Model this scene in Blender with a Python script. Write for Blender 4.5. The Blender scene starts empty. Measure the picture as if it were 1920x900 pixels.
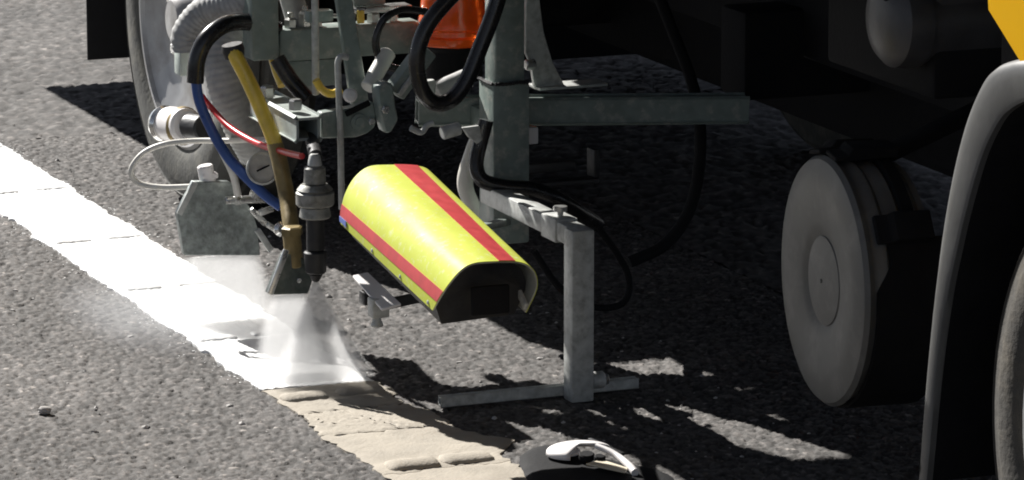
import bpy, bmesh, math, random
import numpy as np
from mathutils import Vector, Matrix
R = math.radians
random.seed(7)
rng = np.random.default_rng(11)
scene = bpy.context.scene
COL = scene.collection

# ---------------------------------------------------------------- camera
# world: X across the road towards the lorry, Y backwards along the painted line, Z up.
FOC, PITCH, YAW, DIST = 8500.0, R(12), R(22), 8.5          # focal length in photo pixels (1920 wide)
_f = Vector((math.sin(YAW)*math.cos(PITCH), math.cos(YAW)*math.cos(PITCH), -math.sin(PITCH)))
_r = Vector((math.cos(YAW), -math.sin(YAW), 0))
_u = _r.cross(_f)
def _ray(px, py): return _f*FOC + _r*(px-960) - _u*(py-450)
_d = _ray(590, 722)
CAM = -_d/_d.dot(_f)*DIST
def W(px, py, **k):
    """world point seen at a photo pixel on the plane x=.., y=.. or z=.."""
    a, v = list(k.items())[0]
    i = 'xyz'.index(a); d = _ray(px, py)
    return CAM + d*((v-CAM[i])/d[i])
cam = bpy.data.cameras.new('camera'); cam_o = bpy.data.objects.new('camera', cam); COL.objects.link(cam_o)
cam.sensor_width = 36; cam.lens = FOC/1920*36; cam.clip_start = .1; cam.clip_end = 500
m = Matrix((( _r.x, _u.x, -_f.x, CAM.x), (_r.y, _u.y, -_f.y, CAM.y), (_r.z, _u.z, -_f.z, CAM.z), (0, 0, 0, 1)))
cam_o.matrix_world = m
scene.camera = cam_o

# ---------------------------------------------------------------- sky, sun, exposure
ELEV = R(36)
sun_dir = Vector((.25*math.cos(ELEV), -.968*math.cos(ELEV), -math.sin(ELEV)))     # direction the light travels
world = bpy.data.worlds.new('World'); scene.world = world; world.use_nodes = True
nt = world.node_tree
sky = nt.nodes.new('ShaderNodeTexSky'); sky.sky_type = 'NISHITA'; sky.sun_disc = False
sky.sun_elevation = ELEV; sky.air_density = .42; sky.dust_density = .3
sky.sun_rotation = math.atan2(-sun_dir.x, -sun_dir.y)
bg = nt.nodes['Background']; bg.inputs['Strength'].default_value = .05
hs = nt.nodes.new('ShaderNodeHueSaturation'); hs.inputs['Saturation'].default_value = .5; hs.inputs['Value'].default_value = .9
nt.links.new(sky.outputs['Color'], hs.inputs['Color']); nt.links.new(hs.outputs['Color'], bg.inputs['Color'])
sl = bpy.data.lights.new('sun', 'SUN'); sl.energy = 5; sl.angle = R(.5); sl.color = (1, .97, .925)
so = bpy.data.objects.new('sun', sl); COL.objects.link(so); so.location = (-3, 6, 6)
so.rotation_euler = sun_dir.to_track_quat('-Z', 'Y').to_euler()
vs = scene.view_settings; vs.view_transform = 'Standard'; vs.look = 'None'; vs.exposure = .95; vs.gamma = 1
scene.cycles.volume_bounces = 2
scene.cycles.filter_width = 1.9

# ---------------------------------------------------------------- materials
def mat(name, col, rough=.5, metal=0, var=.12, scale=30, bump=0, bscale=120, spec=.5, coat=0, trans=0, dirt=None, dirt_amt=.35, dscale=None, dlo=.48, dhi=.7):
    M = bpy.data.materials.new(name); M.use_nodes = True
    n = M.node_tree.nodes; l = M.node_tree.links; b = n['Principled BSDF']
    tc = n.new('ShaderNodeTexCoord'); nz = n.new('ShaderNodeTexNoise'); nz.inputs['Scale'].default_value = scale; nz.inputs['Detail'].default_value = 5
    l.new(tc.outputs['Object'], nz.inputs['Vector'])
    rmp = n.new('ShaderNodeValToRGB'); rmp.color_ramp.elements[0].position = .3; rmp.color_ramp.elements[1].position = .72
    rmp.color_ramp.elements[0].color = (*[c*(1-var) for c in col], 1); rmp.color_ramp.elements[1].color = (*[min(1, c*(1+var)) for c in col], 1)
    l.new(nz.outputs['Fac'], rmp.inputs['Fac'])
    out = rmp.outputs['Color']
    if dirt:
        n2 = n.new('ShaderNodeTexNoise'); n2.inputs['Scale'].default_value = dscale or scale*.37; n2.inputs['Detail'].default_value = 8; n2.inputs['Roughness'].default_value = .65
        l.new(tc.outputs['Object'], n2.inputs['Vector'])
        mr = n.new('ShaderNodeMapRange'); mr.inputs['From Min'].default_value = dlo; mr.inputs['From Max'].default_value = dhi; mr.inputs['To Max'].default_value = dirt_amt
        l.new(n2.outputs['Fac'], mr.inputs['Value'])
        mx = n.new('ShaderNodeMixRGB'); mx.inputs['Color2'].default_value = (*dirt, 1)
        l.new(mr.outputs['Result'], mx.inputs['Fac']); l.new(out, mx.inputs['Color1']); out = mx.outputs['Color']
    l.new(out, b.inputs['Base Color'])
    rr = n.new('ShaderNodeMapRange'); rr.inputs['To Min'].default_value = max(.03, rough-.1); rr.inputs['To Max'].default_value = min(1, rough+.12)
    l.new(nz.outputs['Fac'], rr.inputs['Value']); l.new(rr.outputs['Result'], b.inputs['Roughness'])
    b.inputs['Metallic'].default_value = metal; b.inputs['Specular IOR Level'].default_value = spec
    b.inputs['Coat Weight'].default_value = coat; b.inputs['Transmission Weight'].default_value = trans
    if bump:
        n3 = n.new('ShaderNodeTexNoise'); n3.inputs['Scale'].default_value = bscale; n3.inputs['Detail'].default_value = 4
        l.new(tc.outputs['Object'], n3.inputs['Vector'])
        bp = n.new('ShaderNodeBump'); bp.inputs['Strength'].default_value = bump; bp.inputs['Distance'].default_value = .004
        l.new(n3.outputs['Fac'], bp.inputs['Height']); l.new(bp.outputs['Normal'], b.inputs['Normal'])
    return M
GREY = (.32, .31, .29)
M = dict(
 green=mat('grey_green_paint', (.2, .245, .225), .42, 0, .15, 40, .15, dirt=(.42, .41, .37), dirt_amt=.65, dscale=38, dlo=.52, dhi=.68),
 galv=mat('galvanised_steel', (.48, .49, .47), .45, .12, .2, 60, .1, dirt=(.14, .13, .11), dirt_amt=.5, dscale=45, dlo=.5, dhi=.68),
 pale=mat('pale_green_paint', (.5, .56, .52), .45, 0, .1, 40, .1),
 clamp=mat('light_grey_green_paint', (.36, .4, .375), .45, 0, .15, 40, .1, dirt=(.2, .2, .18), dirt_amt=.5),
 gunm=mat('dull_gun_metal', (.3, .3, .28), .45, .4, .25, 60, .1, dirt=(.09, .085, .06), dirt_amt=.7, dscale=50),
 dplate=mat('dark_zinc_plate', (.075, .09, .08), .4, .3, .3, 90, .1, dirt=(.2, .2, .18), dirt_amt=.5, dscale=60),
 steel=mat('bright_steel', (.62, .62, .6), .28, .8, .15, 50, .05),
 chrome=mat('polished_steel', (.8, .8, .78), .16, .9, .1, 40, .05, dirt=(.2, .15, .1), dirt_amt=.5),
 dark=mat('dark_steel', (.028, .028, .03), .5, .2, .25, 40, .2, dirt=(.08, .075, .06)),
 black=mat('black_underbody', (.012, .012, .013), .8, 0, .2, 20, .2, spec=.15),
 rubber=mat('black_rubber_hose', (.014, .014, .015), .24, 0, .2, 30, .05, dirt=(.1, .09, .08), dirt_amt=.3),
 tyre=mat('dusty_tyre_rubber', (.055, .055, .05), .8, 0, .25, 30, .4, 90, dirt=(.17, .16, .13), dirt_amt=.6),
 dust=mat('pale_dusty_tyre', (.06, .055, .047), .85, 0, .25, 40, .4, 90, dirt=(.13, .11, .08), dirt_amt=.6),
 rimw=mat('pale_wheel_paint', (.6, .6, .58), .45, 0, .1, 20, .05, dirt=(.3, .27, .22), dirt_amt=.5),
 rim=mat('silver_wheel_paint', (.36, .36, .36), .35, .3, .12, 20, .05, dirt=(.16, .13, .1), dirt_amt=.6),
 duct=mat('grey_duct_fabric', (.38, .38, .37), .7, 0, .2, 50, .2, dirt=(.45, .45, .43)),
 yhose=mat('yellow_hose_plastic', (.85, .6, .08), .3, 0, .12, 30, 0, dirt=(.3, .2, .04), dirt_amt=.4, coat=.3),
 ochre=mat('brown_hose_sleeve', (.27, .2, .08), .4, .2, .3, 40, .1, dirt=(.07, .06, .04)),
 red=mat('red_tube_plastic', (.6, .02, .025), .3, 0, .1, 30),
 blue=mat('blue_tube_plastic', (.03, .08, .28), .3, 0, .15, 30),
 white=mat('white_tube_plastic', (.72, .7, .64), .4, 0, .1, 30),
 whitep=mat('white_plastic_shell', (.8, .77, .76), .4, 0, .05, 30),
 cream=mat('cream_plastic', (.62, .55, .42), .6, 0, .1, 30),
 fluo=mat('fluorescent_yellow_vinyl', (.56, .62, .055), .65, 0, .07, 14, .12, 40, dirt=(.7, .7, .6), dirt_amt=.5, dscale=70, dlo=.55, dhi=.72),
 fred=mat('red_reflective_vinyl', (.6, .07, .075), .4, 0, .12, 40, .1, 60),
 fblue=mat('blue_label_vinyl', (.15, .22, .6), .4, 0, .15, 60),
 coverin=mat('cover_inner_plastic', (.42, .42, .36), .5, 0, .12, 30, .1),
 amber=mat('amber_lens_plastic', (.85, .14, .015), .18, 0, .1, 25, 0, trans=.35),
 canister=mat('pale_grey_plastic', (.105, .105, .1), .5, 0, .12, 12, .03, 40, dirt=(.2, .195, .185), dirt_amt=.6, dscale=16, dlo=.5, dhi=.75),
 fender=mat('grey_mudguard_plastic', (.085, .085, .083), .42, 0, .1, 18, .1, 50, dirt=(.2, .2, .19), dirt_amt=.2),
 cab=mat('yellow_lorry_paint', (.8, .43, .002), .5, 0, .03, 8, 0, spec=.08),
 muff=mat('silencer_steel', (.075, .075, .08), .45, .2, .2, 20, .1, dirt=(.1, .09, .08)),
 oldline=mat('old_cream_line_paint', (.37, .33, .27), .85, 0, .12, 14, .35, 160, dirt=(.22, .19, .15), dirt_amt=.5),
 fresh=mat('wet_white_line_paint', (.86, .86, .85), .45, 0, .02, 40, .25, 140),
 pebble=mat('pale_pebble', (.42, .4, .38), .8, 0, .2, 60, .3),
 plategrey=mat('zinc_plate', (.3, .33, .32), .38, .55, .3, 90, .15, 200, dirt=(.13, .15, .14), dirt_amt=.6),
 drumbrown=mat('tinted_drum_metal', (.17, .145, .115), .25, .6, .25, 20, .05),
)

# ---------------------------------------------------------------- mesh helpers
def link(name, verts, faces, material, parent=None, smooth=True, ang=40):
    me = bpy.data.meshes.new(name)
    me.from_pydata([tuple(v) for v in verts], [], faces); me.update()
    bm = bmesh.new(); bm.from_mesh(me); bmesh.ops.recalc_face_normals(bm, faces=bm.faces)
    if smooth:
        for f in bm.faces: f.smooth = True
        for e in bm.edges:
            if len(e.link_faces) == 2 and e.calc_face_angle(0) > R(ang): e.smooth = False
    bm.to_mesh(me); bm.free()
    me.materials.append(material)
    o = bpy.data.objects.new(name, me); COL.objects.link(o)
    if parent is not None:
        o.parent = parent
        if parent.type == 'EMPTY' or True:
            o.matrix_parent_inverse = parent.matrix_world.inverted() if parent.type == 'EMPTY' else Matrix()
    return o
def thing(name, label, cat, loc=(0, 0, 0), group=None):
    o = bpy.data.objects.new(name, None); COL.objects.link(o); o.location = loc
    o.matrix_world = Matrix.Translation(Vector(loc)); o.empty_display_size = .05
    return tag(o, label, cat, group)
def tag(o, label, cat, group=None):
    o['label'] = label; o['category'] = cat
    if group: o['group'] = group
    return o
def struct(o, label=None):
    o['kind'] = 'structure'
    if label: o['label'] = label
    return o
def bev_mesh(verts, faces, w, seg=2):
    if w <= 0: return verts, faces
    bm = bmesh.new(); vs_ = [bm.verts.new(v) for v in verts]
    for f in faces: bm.faces.new([vs_[i] for i in f])
    bmesh.ops.recalc_face_normals(bm, faces=bm.faces)
    bmesh.ops.bevel(bm, geom=list(bm.edges), offset=w, segments=seg, profile=.5, affect='EDGES')
    bm.verts.index_update()
    V = [v.co.copy() for v in bm.verts]; F = [[v.index for v in f.verts] for f in bm.faces]; bm.free()
    return V, F
BOXF = [(0, 1, 3, 2), (4, 6, 7, 5), (0, 4, 5, 1), (2, 3, 7, 6), (0, 2, 6, 4), (1, 5, 7, 3)]
def box(name, x0, x1, y0, y1, z0, z1, material, parent=None, bev=.003, seg=2):
    v = [Vector((x, y, z)) for x in (x0, x1) for y in (y0, y1) for z in (z0, z1)]
    V, F = bev_mesh(v, BOXF, bev, seg)
    return link(name, V, F, material, parent, ang=35)
def beam(name, a, b, w, h, material, parent=None, bev=.003, up=Vector((0, 0, 1))):
    """square bar from a to b, w wide, h along up"""
    a, b = Vector(a), Vector(b); d = (b-a).normalized()
    s = d.cross(up)
    if s.length < 1e-4: s = d.cross(Vector((0, 1, 0)))
    s.normalize(); t = s.cross(d)
    v = [p + s*(i*w/2) + t*(j*h/2) for p in (a, b) for i in (-1, 1) for j in (-1, 1)]
    V, F = bev_mesh(v, BOXF, bev)
    return link(name, V, F, material, parent, ang=35)
def hollow(name, a, b, w, h, t, material, parent=None, up=Vector((0, 0, 1))):
    """open square tube from a to b with wall t"""
    a, b = Vector(a), Vector(b); d = (b-a).normalized(); s = d.cross(up).normalized(); q = s.cross(d)
    V = []; c = .18
    def ring(p, W_, H_, k):
        o = []
        for i, j in ((-1, -1), (1, -1), (1, 1), (-1, 1)):
            for ii, jj in (((1-k), 1), (1, (1-k))) if i*j > 0 else ((1, (1-k)), ((1-k), 1)):
                o.append(p + s*(i*ii*W_/2) + q*(j*jj*H_/2))
        return o
    rings = [ring(a, w, h, c), ring(a, w-2*t, h-2*t, c), ring(b, w-2*t, h-2*t, c), ring(b, w, h, c)]
    for r_ in rings: V += r_
    F = []
    for k in range(4):
        for i in range(8):
            j = (i+1) % 8; k2 = (k+1) % 4
            F.append((k*8+i, k*8+j, k2*8+j, k2*8+i))
    return link(name, V, F, material, parent, ang=30)
def prism(name, pts, vec, material, parent=None, bev=.0015):
    pts = [Vector(p) for p in pts]; n = len(pts); vec = Vector(vec)
    V = pts + [p+vec for p in pts]
    F = [list(range(n)), list(range(2*n-1, n-1, -1))] + [(i, (i+1) % n, n+(i+1) % n, n+i) for i in range(n)]
    V, F = bev_mesh(V, F, bev, 1)
    return link(name, V, F, material, parent, ang=35)
def frame(d):
    d = d.normalized(); a = Vector((0, 0, 1)) if abs(d.z) < .9 else Vector((0, 1, 0))
    s = d.cross(a).normalized(); return s, s.cross(d)
def lathe(name, a, d, prof, material, parent=None, n=24, ang=35, start=0, sweep=2*math.pi):
    """prof: list of (distance along d from a, radius)"""
    a = Vector(a); d = Vector(d).normalized(); s, t = frame(d)
    V = []; F = []; closed = sweep > 6.28; cnt = n if closed else n+1
    for (h, r_) in prof:
        for i in range(cnt):
            q = start + sweep*i/n
            V.append(a + d*h + (s*math.cos(q)+t*math.sin(q))*max(r_, 1e-5))
    for k in range(len(prof)-1):
        for i in range(n):
            j = (i+1) % cnt
            F.append((k*cnt+i, k*cnt+j, (k+1)*cnt+j, (k+1)*cnt+i))
    return link(name, V, F, material, parent, ang=ang)
def cyl(name, a, b, r_, material, parent=None, n=20, bev=.002):
    a, b = Vector(a), Vector(b); L = (b-a).length
    return lathe(name, a, b-a, [(0, 0), (0, r_-bev), (bev, r_), (L-bev, r_), (L, r_-bev), (L, 0)], material, parent, n)
def hexnut(name, a, d, r_, h, material, parent=None):
    return lathe(name, a, d, [(0, 0), (0, r_), (h*.85, r_), (h, r_*.8), (h, 0)], material, parent, 6, 20)
def crom(pts, per=8):
    P = [Vector(p) for p in pts]; P = [P[0]*2-P[1]] + P + [P[-1]*2-P[-2]]; out = []
    for i in range(1, len(P)-2):
        for k in range(per):
            t = k/per; a, b, c, d = P[i-1:i+3]
            out.append(.5*((2*b) + (c-a)*t + (2*a-5*b+4*c-d)*t*t + (3*b-a-3*c+d)*t**3))
    out.append(P[-2]); return out
def tube(name, pts, r_, material, parent=None, n=12, per=8, ripple=0, pitch=.012, taper=None):
    C = crom(pts, per)
    if ripple:                                    # corrugated: resample finely
        L = [0]
        for i in range(1, len(C)): L.append(L[-1]+(C[i]-C[i-1]).length)
        ns = int(L[-1]/(pitch/4))+1; S = np.linspace(0, L[-1], ns); arr = np.array([tuple(c) for c in C])
        C = [Vector((np.interp(s, L, arr[:, 0]), np.interp(s, L, arr[:, 1]), np.interp(s, L, arr[:, 2]))) for s in S]
    V = []; F = []; u = None
    for i, c in enumerate(C):
        d = (C[min(i+1, len(C)-1)]-C[max(i-1, 0)]).normalized()
        if u is None: u = frame(d)[0]
        u = (u - d*u.dot(d)).normalized(); w = d.cross(u)
        rad = r_*(1+ripple*math.cos(i/4*2*math.pi)) if ripple else r_
        if taper: rad *= taper(i/(len(C)-1))
        for k in range(n):
            q = 2*math.pi*k/n; V.append(c + (u*math.cos(q)+w*math.sin(q))*rad)
    m_ = len(C)
    for i in range(m_-1):
        for k in range(n):
            j = (k+1) % n; F.append((i*n+k, i*n+j, (i+1)*n+j, (i+1)*n+k))
    F.append(list(range(n))[::-1]); F.append([(m_-1)*n+k for k in range(n)])
    return link(name, V, F, material, parent, ang=50)
def PX(pts, **k):
    """pixel polyline; an entry may carry its own depth: (px, py, Y)"""
    return [W(p[0], p[1], y=p[2]) if len(p) > 2 else W(p[0], p[1], **k) for p in pts]

# ================================================================ SETTING
# ---- asphalt: real heightfield of packed chippings near the camera, plain sheet beyond
def asphalt_material():
    A = bpy.data.materials.new('asphalt'); A.use_nodes = True
    n = A.node_tree.nodes; l = A.node_tree.links; b = n['Principled BSDF']
    at = n.new('ShaderNodeAttribute'); at.attribute_name = 'stone'
    rp = n.new('ShaderNodeValToRGB'); e = rp.color_ramp.elements
    e[0].position = 0; e[0].color = (.042, .039, .037, 1); e[1].position = 1; e[1].color = (.42, .38, .345, 1)
    for p, c in ((.3, (.08, .075, .071)), (.7, (.118, .109, .103)), (.9, (.185, .168, .158))):
        q = e.new(p); q.color = (*c, 1)
    l.new(at.outputs['Fac'], rp.inputs['Fac'])
    tc = n.new('ShaderNodeTexCoord'); nz = n.new('ShaderNodeTexNoise'); nz.inputs['Scale'].default_value = 2.2; nz.inputs['Detail'].default_value = 6
    l.new(tc.outputs['Object'], nz.inputs['Vector'])
    mr = n.new('ShaderNodeMapRange'); mr.inputs['From Min'].default_value = .3; mr.inputs['From Max'].default_value = .7; mr.inputs['To Min'].default_value = .74; mr.inputs['To Max'].default_value = 1.22
    l.new(nz.outputs['Fac'], mr.inputs['Value'])
    mx = n.new('ShaderNodeMixRGB'); mx.blend_type = 'MULTIPLY'; mx.inputs['Fac'].default_value = 1
    l.new(rp.outputs['Color'], mx.inputs['Color1']); l.new(mr.outputs['Result'], mx.inputs['Color2'])
    l.new(mx.outputs['Color'], b.inputs['Base Color']); b.inputs['Roughness'].default_value = .8; b.inputs['Specular IOR Level'].default_value = .3
    n3 = n.new('ShaderNodeTexNoise'); n3.inputs['Scale'].default_value = 320; n3.inputs['Detail'].default_value = 4
    l.new(tc.outputs['Object'], n3.inputs['Vector'])
    bp = n.new('ShaderNodeBump'); bp.inputs['Strength'].default_value = .5; bp.inputs['Distance'].default_value = .002
    l.new(n3.outputs['Fac'], bp.inputs['Height']); l.new(bp.outputs['Normal'], b.inputs['Normal'])
    return A
ASPH = asphalt_material()
def asphalt_patch(name, x0, x1, y0, y1, dx, dy, r0, r1, amp):
    nx, ny = int((x1-x0)/dx)+1, int((y1-y0)/dy)+1
    H = np.full((ny, nx), -amp*1.1); T = np.full((ny, nx), .12)
    cnt = int((x1-x0)*(y1-y0)/((r0+r1)/2*1.15)**2*.8)
    cx = rng.uniform(x0, x1, cnt); cy = rng.uniform(y0, y1, cnt); rr = r0+(r1-r0)*rng.random(cnt)**2.2
    el = rng.uniform(.75, 1.3, cnt); th = rng.uniform(0, np.pi, cnt)
    top = rng.uniform(-.55, .35, cnt)*amp
    tone = np.clip(rng.normal(.5, .26, cnt), 0.02, .88); tone[rng.random(cnt) < .03] = .95
    wx, wy = int(r1*1.3/dx)+1, int(r1*1.3/dy)+1
    ix, iy = np.round((cx-x0)/dx).astype(int), np.round((cy-y0)/dy).astype(int)
    res = []
    for a in range(-wx, wx+1):
        for c in range(-wy, wy+1):
            X, Y = ix+a, iy+c
            ok = (X >= 0) & (X < nx) & (Y >= 0) & (Y < ny)
            ddx = x0+X*dx-cx; ddy = y0+Y*dy-cy
            u = (ddx*np.cos(th)+ddy*np.sin(th))/el; v = (-ddx*np.sin(th)+ddy*np.cos(th))*el
            q = (u*u+v*v)/(rr*rr); ok &= q < 1
            h = top + amp*.9*(np.sqrt(np.clip(1-q*q, 0, 1))-1)
            res.append((Y[ok], X[ok], h[ok], tone[ok]))
    for Y, X, h, t in res: np.maximum.at(H, (Y, X), h)
    for Y, X, h, t in res:
        k = H[Y, X] <= h+1e-9; T[Y[k], X[k]] = t[k]
    gx, gy = np.meshgrid(x0+np.arange(nx)*dx, y0+np.arange(ny)*dy)
    gx = gx+rng.uniform(-.3, .3, gx.shape)*dx; gy = gy+rng.uniform(-.3, .3, gy.shape)*dy
    co = np.stack([gx, gy, H], -1).reshape(-1, 3).astype(np.float32)
    idx = np.arange(nx*ny).reshape(ny, nx)
    quads = np.stack([idx[:-1, :-1], idx[:-1, 1:], idx[1:, 1:], idx[1:, :-1]], -1).reshape(-1, 4)
    me = bpy.data.meshes.new(name); me.vertices.add(len(co)); me.vertices.foreach_set('co', co.ravel())
    me.loops.add(quads.size); me.loops.foreach_set('vertex_index', quads.ravel().astype(np.int32))
    me.polygons.add(len(quads)); me.polygons.foreach_set('loop_start', np.arange(0, quads.size, 4, dtype=np.int32))
    me.polygons.foreach_set('loop_total', np.full(len(quads), 4, dtype=np.int32))
    me.update(); me.validate()
    at = me.attributes.new('stone', 'FLOAT', 'POINT'); at.data.foreach_set('value', T.ravel().astype(np.float32))
    me.polygons.foreach_set('use_smooth', np.ones(len(quads), dtype=bool))
    me.materials.append(ASPH)
    o = bpy.data.objects.new(name, me); COL.objects.link(o); return o
road = asphalt_patch('asphalt_road', -.95, 1.15, -1.5, 2.6, .0042, .0062, .0034, .0088, .0030)
struct(road, 'dark grey asphalt road of coarse chippings')
road2 = asphalt_patch('asphalt_road', -.6, 4.3, 2.6, 6.2, .011, .016, .007, .013, .0041); struct(road2, 'grey asphalt road surface behind the lorry')
road3 = asphalt_patch('asphalt_road', 1.15, 4.3, -1.5, 2.6, .012, .018, .007, .013, .0041); struct(road3, 'shaded grey asphalt road surface under the lorry')
g = link('ground', [(-80, -80, -.012), (80, -80, -.012), (80, 80, -.012), (-80, 80, -.012)], [(0, 1, 2, 3)], ASPH); struct(g, 'wide asphalt ground')

# ---- line marking
HW = .112
def jag(n, amp, seed):
    r2 = np.random.default_rng(seed); a = r2.normal(0, 1, n)
    b = np.convolve(r2.normal(0, 1, n+8), np.ones(9)/9, 'valid')*2.2
    return (a*.5+b)*amp
def slab(name, x0f, x1f, y0f, y1f, nx, ny, z, material, parent, bumpy=.0012, seed=0):
    """thick sheet of line paint; x0f/x1f give the side edges over v, y0f/y1f the end edges over u"""
    r2 = np.random.default_rng(seed); V = []; F = []
    for j in range(ny+1):
        v = j/ny
        for i in range(nx+1):
            u = i/nx
            y = y0f(u)*(1-v)+y1f(u)*v; x = x0f(v)*(1-u)+x1f(v)*u
            edge = min(i, nx-i, j, ny-j)
            V.append((x, y, z + r2.normal(0, bumpy)*(1 if edge else .4) - (.0015 if edge == 0 else 0)))
    w = nx+1
    for j in range(ny):
        for i in range(nx): F.append((j*w+i, j*w+i+1, (j+1)*w+i+1, (j+1)*w+i))
    loop = [i for i in range(w)] + [j*w+nx for j in range(1, ny+1)] + [ny*w+i for i in range(nx-1, -1, -1)] + [j*w for j in range(ny-1, 0, -1)]
    base = len(V)
    for k in loop: V.append((V[k][0], V[k][1], -.008))
    n = len(loop)
    for k in range(n): F.append((loop[k], base+k, base+(k+1) % n, loop[(k+1) % n]))
    return link(name, V, F, material, parent, ang=50)
NY = 420
ja, jb = jag(NY+1, .0045, 1), jag(NY+1, .0045, 2)
Y0, Y1 = 0.0, 5.8
je = jag(61, .003, 3)
fresh = slab('fresh_line_marking', lambda v: -HW+ja[min(NY, int(v*NY))], lambda v: HW+jb[min(NY, int(v*NY))],
             lambda u: Y0+je[int(u*60)]-.02*u, lambda u: Y1, 40, NY, .0042, M['fresh'], None, .0007, 4)
struct(fresh, 'freshly sprayed bright white road line running away to the left')
def hump(name, x0, x1, y, wid, hgt, material, parent, seed):
    r2 = np.random.default_rng(seed); V = []; F = []; nx = 14; na = 9
    for i in range(nx+1):
        u = i/nx; e = min(1, math.sqrt(max(0, 1-(2*abs(u-.5))**8)))
        j1 = r2.normal(0, .0012)
        for k in range(na):
            q = math.pi*k/(na-1)
            V.append((x0+(x1-x0)*u, y + j1 - math.cos(q)*wid/2*(.4+.6*e), .003+math.sin(q)*hgt*e + r2.normal(0, .0003)))
    for i in range(nx):
        for k in range(na-1): F.append((i*na+k, (i+1)*na+k, (i+1)*na+k+1, i*na+k+1))
    F += [list(range(na)), [nx*na+k for k in range(na-1, -1, -1)]]
    return link(name, V, F, material, parent, ang=60)
for k, y in enumerate((.417, .903, 1.40, 1.97, 2.5, 3.0, 3.5, 4.0)):
    hump('raised_bar', -.1, -.012, y, .036, .0055, M['fresh'], fresh, 20+k)
    hump('raised_bar', .016, .102, y+.006, .034, .005, M['fresh'], fresh, 40+k)
old = thing('old_line_marking', 'cracked old cream road line not yet repainted', 'line marking', (0, -.6, 0)); del old['category']; old['kind'] = 'structure'
jc = [jag(61, .006, s) for s in range(60, 70)]
oL, oR = jag(101, .0065, 71), jag(101, .009, 72)
def ojl(y): return -HW+.004+oL[int(min(1, max(0, -y/1.3))*100)]
def ojr(y): return HW+.012+oR[int(min(1, max(0, -y/1.3))*100)]+.06*max(0, 1-abs(y+.53)/.1)
G = .0022
def olds(ya, yb, ca, cb, xa, xb, seed, xl=None, xr=None):
    y0f = lambda u: ya+(ca[int(u*60)] if ca is not None else 0); y1f = lambda u: yb+(cb[int(u*60)] if cb is not None else 0)
    x0f = (lambda v: ojl(ya+(yb-ya)*v)) if xa is None else xa
    x1f = (lambda v: ojr(ya+(yb-ya)*v)) if xb is None else xb
    return slab('paint_slab', x0f, x1f, y0f, y1f, 24, 24, .0032, M['oldline'], old, .0006, seed)
cc = jag(26, .006, 88)
midl = lambda v: .03+cc[int(v*25)]-.05*v-G*.6
midr = lambda v: .03+cc[int(v*25)]-.05*v+G*.6
olds(-.21, -.012, jc[0], None, None, None, 1)
olds(-.375, -.21-G, jc[1], jc[0], None, midl, 2); olds(-.375, -.21-G, jc[1], jc[0], midr, None, 3)
olds(-.66, -.375-2*G, jc[2], jc[1], None, None, 4)
olds(-1.02, -.66-G, jc[3], jc[2], None, None, 5); olds(-1.5, -1.02-G, None, jc[3], None, None, 6)
hump('raised_bar', -.098, -.008, -.093, .055, .009, M['oldline'], old, 90); hump('raised_bar', .012, .105, -.088, .052, .009, M['oldline'], old, 91)
hump('raised_bar', -.09, .008, -.625, .06, .010, M['oldline'], old, 92); hump('raised_bar', .014, .11, -.62, .06, .009, M['oldline'], old, 93)
hump('raised_bar', -.098, -.008, -1.15, .055, .009, M['oldline'], old, 94)
# loose pale pebble
def pebble(px, py, r_, name, label):
    c = W(px, py, z=0); bm = bmesh.new(); bmesh.ops.create_icosphere(bm, subdivisions=2, radius=r_)
    r2 = np.random.default_rng(int(px))
    for v in bm.verts: v.co = Vector((v.co.x*1.2, v.co.y, v.co.z*.75))*(1+r2.normal(0, .09)) + c + Vector((0, 0, r_*.6))
    V = [v.co.copy() for v in bm.verts]; F = [[v.index for v in f.verts] for f in bm.faces]; bm.free()
    tag(link(name, V, F, M['pebble'], None, ang=25), label, 'stone')
pebble(84, 776, .011, 'pebble', 'pale pebble lying alone on the asphalt in the lower left')

# loose grit and specks of overspray
def scatter(name, label, pts, rad, flat, material, seed):
    r2 = np.random.default_rng(seed); V = []; F = []
    base = [(1, 0, 0), (0, 1, 0), (-1, 0, 0), (0, -1, 0), (0, 0, 1), (.6, .6, .5), (-.6, .6, .55), (-.6, -.6, .5), (.6, -.6, .45)]
    tri = [(0, 5, 8), (1, 5, 0), (1, 6, 5), (2, 6, 1), (2, 7, 6), (3, 7, 2), (3, 8, 7), (0, 8, 3), (4, 5, 6), (4, 6, 7), (4, 7, 8), (4, 8, 5)]
    for (x, y), r_ in zip(pts, rad):
        o = len(V); a = r2.uniform(0, 6.28); ca, sa = math.cos(a), math.sin(a)
        for b in base:
            k = r_*r2.uniform(.75, 1.25); px, py = b[0]*k*1.25, b[1]*k
            V.append((x+px*ca-py*sa, y+px*sa+py*ca, -.0008+b[2]*k*flat))
        F += [tuple(o+q for q in t) for t in tri]
    o = link(name, V, F, material, None, smooth=False); o['kind'] = 'stuff'; o['label'] = label; return o
gp_ = [(x, y) for x, y in zip(rng.uniform(-.85, .75, 420), rng.uniform(-1.2, 2.4, 420)) if abs(x) > HW+.02]
scatter('loose_grit', 'loose grit scattered on the asphalt', gp_, .0022+.0045*rng.random(len(gp_))**3, .8, M['pebble'], 5)
sp_ = []
for _ in range(900):
    sd_ = rng.choice((-1, 1)); sp_.append((sd_*(HW+.002+rng.exponential(.014)), rng.uniform(.02, 3.2)))
scatter('paint_specks', 'white paint specks along the edges of the fresh line', sp_, .0009+.0016*rng.random(len(sp_))**2, .35, M['fresh'], 6)

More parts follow.
